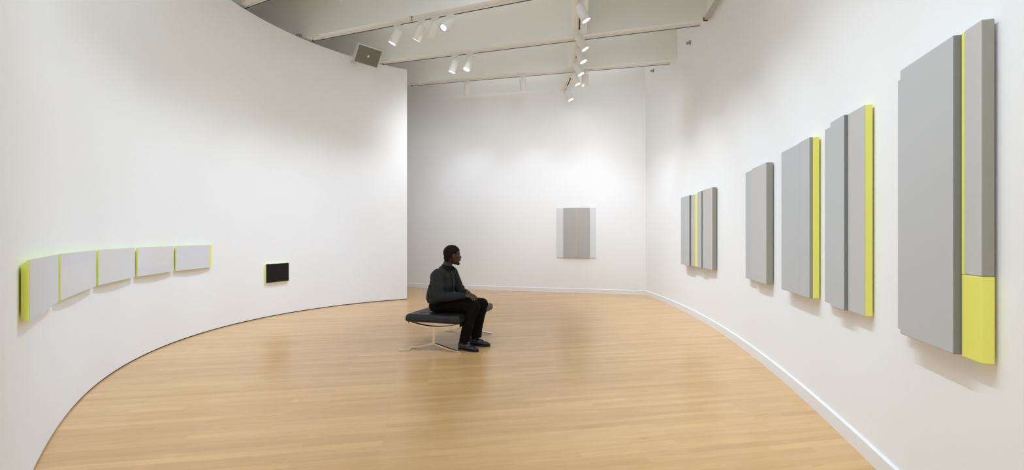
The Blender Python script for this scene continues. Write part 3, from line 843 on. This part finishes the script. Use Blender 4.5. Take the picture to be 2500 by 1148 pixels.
def fuse(name, bm, voxel, smooth_it, m, parent, fac=0.5):
    me = bpy.data.meshes.new(name); bmesh.ops.recalc_face_normals(bm, faces=bm.faces[:]); bm.to_mesh(me); bm.free()
    o = bpy.data.objects.new(name, me); C.objects.link(o)
    r = o.modifiers.new('r', 'REMESH'); r.mode = 'VOXEL'; r.voxel_size = voxel; r.use_smooth_shade = True
    s = o.modifiers.new('s', 'SMOOTH'); s.factor = fac; s.iterations = smooth_it
    dg = bpy.context.evaluated_depsgraph_get(); dg.update()
    me2 = bpy.data.meshes.new_from_object(o.evaluated_get(dg))
    o.modifiers.clear(); o.data = me2; me2.materials.clear(); me2.materials.append(m)
    for p in me2.polygons: p.use_smooth = True
    me2.name = name
    bpy.data.meshes.remove(me)
    o.parent = parent
    return o
HX, HY = -0.92, 5.82
MAN = thing('person', 'seated man in dark shirt and black trousers looking toward the right wall', 'person', (HX, HY, 0), R(-14.5))
skin = mat('dark_brown_skin', srgb(62, 40, 31), 0.5, spec=0.4)
M_hair = mat('short_black_hair', srgb(24, 19, 16), 0.9, spec=0.2); add_bump(M_hair, 300, 0.6, 0.002)
M_shirt = mat('dark_green_grey_shirt', srgb(40, 43, 43), 0.85, spec=0.2); add_bump(M_shirt, 13, 0.9, 0.022, 3, (1.3, 1, 0.55))
M_trou = mat('black_trousers', srgb(15, 12, 11), 0.95, spec=0.15); add_bump(M_trou, 8, 0.5, 0.012, 3)
M_shoe = mat('black_shoe_leather', srgb(38, 38, 42), 0.35)
M_sole = mat('black_rubber_sole', srgb(24, 23, 23), 0.7)
V = Vector
# joints in the man's frame: x forward, y away from the camera (his left), z up
hipR, hipL = V((0.02, -0.095, 0.535)), V((0.02, 0.095, 0.535))
kneR, kneL = V((0.505, -0.10, 0.545)), V((0.545, 0.085, 0.545))
ankR, ankL = V((0.375, -0.165, 0.10)), V((0.447, 0.074, 0.10))
shR, shL = V((0.045, -0.185, 0.925)), V((0.085, 0.175, 0.925))
elR, elL = V((0.085, -0.245, 0.655)), V((0.19, 0.225, 0.665))
wrR, wrL = V((0.375, -0.150, 0.668)), V((0.365, 0.025, 0.672))
neck0, neck1 = V((0.065, 0, 0.97)), V((0.105, 0.0, 1.075))
HEADC = V((0.162, 0.0, 1.160))
HR = Matrix.Rotation(R(34), 3, 'Z') @ Matrix.Rotation(R(4), 3, 'Y')
HS = 1.06
def hd(x, y, z): return HEADC + HR @ V((x * HS, y * HS, z * HS))
HM = HR * HS
body = bmesh.new()
# head
ell(body, hd(-0.012, 0, 0.030), (0.098, 0.076, 0.090), HM, 28)          # cranium
ell(body, hd(0.020, 0, -0.010), (0.070, 0.066, 0.090), HM, 24)          # face mass
ell(body, hd(0.038, 0, -0.068), (0.050, 0.047, 0.042), HM, 20)          # jaw
ell(body, hd(0.074, 0, -0.094), (0.021, 0.024, 0.019), HM, 16)          # chin
ell(body, hd(0.080, 0, -0.050), (0.020, 0.028, 0.020), HM, 16)          # mouth mass
ell(body, hd(0.097, 0, -0.043), (0.0085, 0.023, 0.0065), HM, 14)        # upper lip
ell(body, hd(0.095, 0, -0.058), (0.0085, 0.020, 0.0070), HM, 14)        # lower lip
cap(body, [hd(0.082, 0, 0.018), hd(0.100, 0, -0.016)], [0.008, 0.012])  # nose bridge
ell(body, hd(0.100, 0, -0.020), (0.013, 0.012, 0.010), HM, 14)          # nose tip
for s in (-1, 1):
    ell(body, hd(0.091, s * 0.013, -0.023), (0.010, 0.009, 0.008), HM, 12)
    cap(body, [hd(0.079, s * 0.012, 0.026), hd(0.064, s * 0.048, 0.024)], [0.009, 0.007])   # brow ridge
    ell(body, hd(0.056, s * 0.044, -0.022), (0.022, 0.018, 0.018), HM, 14)                  # cheek
    ell(body, hd(-0.004, s * 0.079, -0.006), (0.018, 0.007, 0.031), HM, 14)                 # ear
    ell(body, hd(-0.002, s * 0.075, -0.034), (0.009, 0.006, 0.010), HM, 12)                 # ear lobe
# neck, torso under the clothes
cap(body, [neck0, neck1, hd(-0.02, 0, -0.02)], [0.062, 0.058, 0.060], 20)
ell(body, V((0.045, 0, 0.90)), (0.095, 0.165, 0.075))
ell(body, V((0.060, 0, 0.80)), (0.105, 0.145, 0.13))
ell(body, V((0.060, 0, 0.68)), (0.110, 0.135, 0.12))
ell(body, V((0.000, 0, 0.57)), (0.125, 0.160, 0.105))
for a, b, c in ((shR, elR, wrR), (shL, elL, wrL)):
    cap(body, [a, b], [0.050, 0.038]); cap(body, [b, c], [0.038, 0.026])
for a, b, c, f in ((hipR, kneR, ankR, V((0.13, -0.035, -0.06))), (hipL, kneL, ankL, V((0.15, 0.012, -0.06)))):
    cap(body, [a, b], [0.078, 0.052]); cap(body, [b, b + (c - b) * 0.35 + V((-0.012, 0, 0)), c], [0.050, 0.048, 0.029])
    cap(body, [c + V((-0.012, 0, -0.050)), c + f * 0.9], [0.022, 0.015])
def hand(w, d, palm_n, side, curl, spread=0.010, thumb=1):
    """w wrist, d direction, palm_n normal out of the back of the hand, side = across the knuckles toward the thumb"""
    d = d.normalized(); palm_n = (palm_n - d * palm_n.dot(d)).normalized(); side = palm_n.cross(d).normalized() * thumb
    c = w + d * 0.052
    Mh = Matrix((d, side, palm_n)).transposed()
    ell(body, c, (0.052, 0.040, 0.016), Mh, 18)
    cap(body, [w - d * 0.01, w + d * 0.03], [0.026, 0.022])
    for k, (off, ln, r) in enumerate(((0.030, 0.072, 0.0092), (0.010, 0.080, 0.0095), (-0.010, 0.074, 0.0090), (-0.029, 0.058, 0.0080))):
        p = w + d * (0.088 - (0.006 if k in (0, 3) else 0)) + side * off
        cu = curl
        q = [p]
        dirv = (d + side * off * 3.0 * spread / 0.01 * 0.35).normalized()
        for seg, fr in enumerate((0.44, 0.31, 0.25)):
            dirv = (dirv * math.cos(cu) - palm_n * math.sin(cu)).normalized() if seg == 0 else (Matrix.Rotation(cu, 3, side * thumb * 1.0) @ dirv)
            if seg and (Matrix.Rotation(cu, 3, side * thumb) @ dirv).dot(palm_n) > (Matrix.Rotation(-cu, 3, side * thumb) @ dirv).dot(palm_n): dirv = Matrix.Rotation(-2 * cu, 3, side * thumb) @ dirv
            q.append(q[-1] + dirv * ln * fr)
        cap(body, q, [r, r * 0.96, r * 0.88, r * 0.80], 12)
    b0 = w + d * 0.028 + side * 0.026
    b1 = b0 + (d * 0.55 + side * 0.8 - palm_n * 0.2).normalized() * 0.036
    b2 = b1 + (d * 0.9 + side * 0.35 - palm_n * 0.25).normalized() * 0.030
    cap(body, [b0, b1, b2], [0.013, 0.0108, 0.0088], 12)
# right hand rests over the near knee, left hand lies over the inner thigh beside it
hand(wrR, V((0.97, 0.10, -0.16)), V((0.17, -0.10, 0.98)), None, 0.38, thumb=1)
hand(wrL, V((0.93, -0.30, -0.18)), V((0.15, 0.0, 0.98)), None, 0.33, thumb=-1)
body_o = fuse('body', body, 0.0055, 3, skin, MAN)
# eyes and eyebrows
for s in (-1, 1):
    bm = bmesh.new(); ell(bm, hd(0.074, s * 0.030, 0.006), (0.009, 0.011, 0.0085), HM, 16); e = obj('eye', bm, mat('eye_white', (0.30, 0.26, 0.22), 0.4), MAN, smooth=True)
    bm = bmesh.new(); ell(bm, hd(0.0818, s * 0.031, 0.006), (0.0025, 0.0055, 0.0055), HM, 12); obj('iris', bm, mat('iris_dark', (0.02, 0.012, 0.008), 0.2), e, smooth=True)
    bm = bmesh.new(); cap(bm, [hd(0.086, s * 0.016, 0.030), hd(0.079, s * 0.034, 0.034), hd(0.066, s * 0.050, 0.028)], [0.0035, 0.004, 0.003], 8); obj('eyebrow', bm, M_hair, MAN, smooth=True)
# hair: close-cropped cap over the skull down to the nape, leaving face and ears free
bm = bmesh.new()
t = bmesh.new(); bmesh.ops.create_uvsphere(t, u_segments=64, v_segments=48, radius=1)
kill = []
for v in t.verts:
    x, y, z = v.co
    X, Y_, Z = x * 0.1035 - 0.012, y * 0.0815, z * 0.0965 + 0.030
    line = 0.055 if X > 0.045 else (0.018 if X > 0.012 else (-0.030 if X > -0.03 else -0.070))
    if Z < line: kill.append(v)
    v.co = hd(X, Y_, Z)
bmesh.ops.delete(t, geom=kill, context='VERTS')
geo = bmesh.ops.extrude_face_region(t, geom=t.faces[:])
cen = hd(-0.012, 0, 0.02)
for v in [g for g in geo['geom'] if isinstance(g, bmesh.types.BMVert)]: v.co = cen + (v.co - cen) * 0.88
merge(bm, t)
ell(bm, hd(-0.060, 0, -0.030), (0.044, 0.058, 0.055), HM, 20)
fuse('hair', bm, 0.0045, 4, M_hair, MAN)
bm = bmesh.new(); ell(bm, hd(0.072, 0, -0.099), (0.024, 0.028, 0.016), HM, 16); obj('goatee', bm, M_hair, MAN, smooth=True)
# shirt
bm = bmesh.new()
ell(bm, V((0.035, 0, 0.885)), (0.135, 0.190, 0.105), None, 28)
ell(bm, V((0.025, 0, 0.790)), (0.162, 0.188, 0.165), None, 28)
ell(bm, V((0.002, 0, 0.680)), (0.176, 0.190, 0.150), None, 28)
ell(bm, V((-0.008, 0, 0.585)), (0.165, 0.190, 0.105), None, 28)
ell(bm, V((-0.030, 0, 0.880)), (0.098, 0.160, 0.100), None, 24)
for s in (-1, 1): cap(bm, [V((0.045, s * 0.03, 0.965)), V((0.050, s * 0.150, 0.930))], [0.055, 0.062], 18)
cap(bm, [V((0.050, 0, 0.955)), V((0.095, 0, 1.000))], [0.085, 0.066], 20)
for s, a, b, c in ((-1, shR, elR, wrR), (1, shL, elL, wrL)):
    m1 = a + (b - a) * 0.5 + V((-0.008, s * 0.010, 0))
    cap(bm, [a + V((0, 0, 0.004)), m1, b + V((-0.006, 0, -0.002)), b + (c - b) * 0.45 + V((0, 0, -0.002)), c - (c - b).normalized() * 0.012], [0.074, 0.071, 0.062, 0.056, 0.040], 20)
    cap(bm, [c - (c - b).normalized() * 0.045, c - (c - b).normalized() * 0.006], [0.037, 0.036], 20)
    # sleeve folds at the elbow and shoulder
    for k in range(5):
        ang = k * 1.25 + s
        pc = b + (a - b) * (0.10 + 0.13 * k)
        ax = (a - b).normalized(); px, py = frame_for(ax)
        q = [pc + (px * math.cos(ang + w_) + py * math.sin(ang + w_)) * 0.064 + ax * 0.035 * math.sin(w_ * 1.3) for w_ in (-1.0, -0.5, 0, 0.5, 1.0)]
        cap(bm, q, [0.006, 0.011, 0.013, 0.011, 0.006], 10)
    for k in range(4):
        ang = k * 1.7 + 0.6 + s
        pc = b + (c - b) * (0.08 + 0.15 * k)
        ax = (c - b).normalized(); px, py = frame_for(ax)
        q = [pc + (px * math.cos(ang + w_) + py * math.sin(ang + w_)) * (0.056 - 0.003 * k) + ax * 0.03 * math.sin(w_ * 1.4) for w_ in (-0.9, -0.45, 0, 0.45, 0.9)]
        cap(bm, q, [0.005, 0.009, 0.011, 0.009, 0.005], 10)
# soft folds running down the back and gathering over the waist
for k in range(7):
    y_ = -0.150 + 0.050 * k
    x0 = -0.174 * math.sqrt(max(0.1, 1 - (y_ / 0.20) ** 2))
    cap(bm, [V((x0 + 0.002, y_, 0.60)), V((x0 + 0.004, y_ + 0.010, 0.66)), V((x0 + 0.030, y_ + 0.006, 0.78))], [0.012, 0.011, 0.006], 10)
shirt = fuse('shirt', bm, 0.0065, 6, M_shirt, MAN)
# cut the shirt off flat at the hem
bmx = bmesh.new(); bmx.from_mesh(shirt.data)
bmesh.ops.bisect_plane(bmx, geom=bmx.verts[:] + bmx.edges[:] + bmx.faces[:], plane_co=(0, 0, 0.545), plane_no=(-0.10, 0, -1), clear_outer=True)
be = [e for e in bmx.edges if e.is_boundary]
bmesh.ops.holes_fill(bmx, edges=be, sides=0)
bmx.to_mesh(shirt.data); bmx.free()
for p in shirt.data.polygons: p.use_smooth = True
# collar, placket, cuffs
bm = bmesh.new()
ring = []
for k in range(28):
    a_ = 2 * PI * k / 27 * 0.94 + 0.18
    r_ = 0.071
    cx_, cz_ = 0.100, 1.000
    ring.append((V((cx_ + r_ * math.cos(a_), r_ * math.sin(a_), cz_ - 0.016 * math.cos(a_))), V((cx_ + (r_ + 0.002) * math.cos(a_) , (r_ + 0.002) * math.sin(a_), cz_ + 0.032 - 0.018 * math.cos(a_))), V((cx_ - 0.004 + (r_ + 0.019) * math.cos(a_), (r_ + 0.019) * math.sin(a_), cz_ - 0.008 - 0.030 * max(0, math.cos(a_))))))
vv = [[bm.verts.new(p) for p in row] for row in ring]
for a_, b_ in zip(vv, vv[1:]):
    for i in range(2): bm.faces.new((a_[i], b_[i], b_[i + 1], a_[i + 1]))
g = bmesh.ops.solidify(bm, geom=bm.faces[:], thickness=0.004)
obj('collar', bm, M_shirt, shirt, smooth=True)
bm = bmesh.new()
pl = [V((0.140, -0.012, 0.965)), V((0.172, -0.020, 0.90)), V((0.188, -0.024, 0.82)), V((0.186, -0.024, 0.74)), V((0.179, -0.022, 0.66)), V((0.164, -0.020, 0.60))]
add_strip(bm, pl, V((0.15, -0.98, 0)).normalized(), 0.034, 0.006)
obj('placket', bm, mat('placket_dark', srgb(30, 27, 26), 0.8), shirt)
for c, b in ((wrR, elR), (wrL, elL)):
    d = (c - b).normalized(); bm = bmesh.new()
    add_tube(bm, [c - d * 0.05, c - d * 0.045, c - d * 0.006, c - d * 0.002], [0.038, 0.041, 0.040, 0.034], 24); obj('cuff', bm, M_shirt, shirt, smooth=True)
# trousers
bm = bmesh.new()
ell(bm, V((0.010, 0, 0.545)), (0.140, 0.180, 0.100), None, 28)
ell(bm, V((-0.015, -0.075, 0.515)), (0.110, 0.100, 0.082), None, 24)
ell(bm, V((-0.015, 0.075, 0.515)), (0.110, 0.100, 0.082), None, 24)
for s, a, b, c in ((-1, hipR, kneR, ankR), (1, hipL, kneL, ankL)):
    mid = a + (b - a) * 0.5 + V((0, 0, -0.008))
    cap(bm, [a + V((0, 0, -0.01)), mid, b + V((-0.012, 0, -0.006))], [0.104, 0.092, 0.076], 22)
    cap(bm, [b + V((-0.010, 0, -0.012)), b + (c - b) * 0.35 + V((-0.014, 0, 0)), b + (c - b) * 0.72 + V((-0.006, 0, 0)), c + V((0.004, 0, -0.040))], [0.075, 0.073, 0.067, 0.066], 22)
    # folds behind the knee and at the hip, break over the shoe
    for k in range(4):
        ang = 0.6 + k * 0.5
        q = [b + V((-0.065 - 0.018 * k, yy, -0.055 + 0.010 * k + 0.02 * math.cos(yy * 30))) for yy in (-0.055, -0.02, 0.02, 0.055)]
        cap(bm, q, [0.008, 0.012, 0.012, 0.008], 10)
    for k in range(3):
        q = [a + V((0.03 + 0.035 * k + 0.02 * w_, s * 0.085 * math.cos(w_), 0.085 * math.sin(w_) + 0.005)) for w_ in (0.2, 0.6, 1.0, 1.4)]
        cap(bm, q, [0.006, 0.010, 0.010, 0.006], 10)
    q = [c + V((0.062 * math.cos(w_), 0.062 * math.sin(w_), 0.055 + 0.02 * math.cos(w_))) for w_ in (-2.2, -1.4, -0.6, 0.2, 1.0, 1.8)]
    cap(bm, q, [0.006, 0.011, 0.012, 0.012, 0.011, 0.006], 10)
tr = fuse('trousers', bm, 0.0065, 3, M_trou, MAN)
bmx = bmesh.new(); bmx.from_mesh(tr.data)
bmesh.ops.bisect_plane(bmx, geom=bmx.verts[:] + bmx.edges[:] + bmx.faces[:], plane_co=(0, 0, 0.050), plane_no=(0.12, 0, -1), clear_outer=True)
bmesh.ops.holes_fill(bmx, edges=[e for e in bmx.edges if e.is_boundary], sides=0)
# seat and thighs press flat on the cushion
for v in bmx.verts:
    if v.co.x < 0.40 and 0.38 < v.co.z < 0.4445: v.co.z = 0.4445
bmx.to_mesh(tr.data); bmx.free()
for p in tr.data.polygons: p.use_smooth = True
# shoes
def shoe(heel, toe):
    d = (toe - heel); Ls = d.length; ang = math.atan2(d.y, d.x)
    bm = bmesh.new()
    def rot(x, y, z): c_, s_ = math.cos(ang), math.sin(ang); return V((heel.x + c_ * x - s_ * y, heel.y + s_ * x + c_ * y, z))
    Rm = Matrix.Rotation(ang, 3, 'Z')
    ell(bm, rot(0.050, 0, 0.048), (0.052, 0.038, 0.044), Rm, 20)
    ell(bm, rot(0.052, 0, 0.072), (0.050, 0.037, 0.030), Rm, 20)
    ell(bm, rot(0.115, 0, 0.050), (0.085, 0.041, 0.044), Rm, 20)
    ell(bm, rot(0.185, 0, 0.036), (0.075, 0.046, 0.027), Rm, 20)
    ell(bm, rot(Ls - 0.055, 0, 0.029), (0.055, 0.038, 0.020), Rm, 20)
    cap(bm, [rot(0.075, 0, 0.088), rot(0.130, 0, 0.066)], [0.026, 0.022])
    s = fuse('shoe', bm, 0.005, 8, M_shoe, MAN)
    bm = bmesh.new(); prof = []
    n = 40
    for k in range(n):
        a_ = 2 * PI * k / n
        x = Ls / 2 * (1 - math.cos(a_)); u = x / Ls
        wd = 0.034 + 0.014 * math.sin(PI * min(1, max(0, (u - 0.25) / 0.75))) if u < 0.97 else 0.034
        wd *= math.sqrt(max(0.0, 1 - (2 * u - 1) ** 6))
        prof.append((x, math.copysign(wd, math.sin(a_)) if abs(math.sin(a_)) > 1e-6 else 0))
    lo = [bm.verts.new(rot(x, y, 0.001)) for x, y in prof]; hi = [bm.verts.new(rot(x, y, 0.017)) for x, y in prof]
    bm.faces.new(lo[::-1]); bm.faces.new(hi)
    for k in range(n): bm.faces.new((lo[k], lo[(k + 1) % n], hi[(k + 1) % n], hi[k]))
    obj('sole', bm, M_sole, s)
shoe(V((0.295, -0.138, 0)), V((0.588, -0.218, 0)))
shoe(V((0.365, 0.068, 0)), V((0.640, 0.098, 0)))
# wristwatch on the far wrist
bm = bmesh.new(); d = (wrL - elL).normalized()
add_tube(bm, [wrL + d * 0.004, wrL + d * 0.006, wrL + d * 0.018, wrL + d * 0.020], [0.026, 0.0295, 0.0295, 0.026], 24)
M_gold = mat('watch_metal', (0.30, 0.25, 0.15), 0.45, metal=1.0)
wt = obj('wristwatch', bm, M_gold, MAN, smooth=True)
bm = bmesh.new(); add_lathe(bm, [(0, 0.0), (0.016, 0.0), (0.016, 0.006), (0.013, 0.008), (0, 0.008)], 24, axis_matrix(wrL + d * 0.012 + V((0, -0.004, 0.027)), V((0, -0.1, 1)))); obj('watch_case', bm, M_gold, wt)
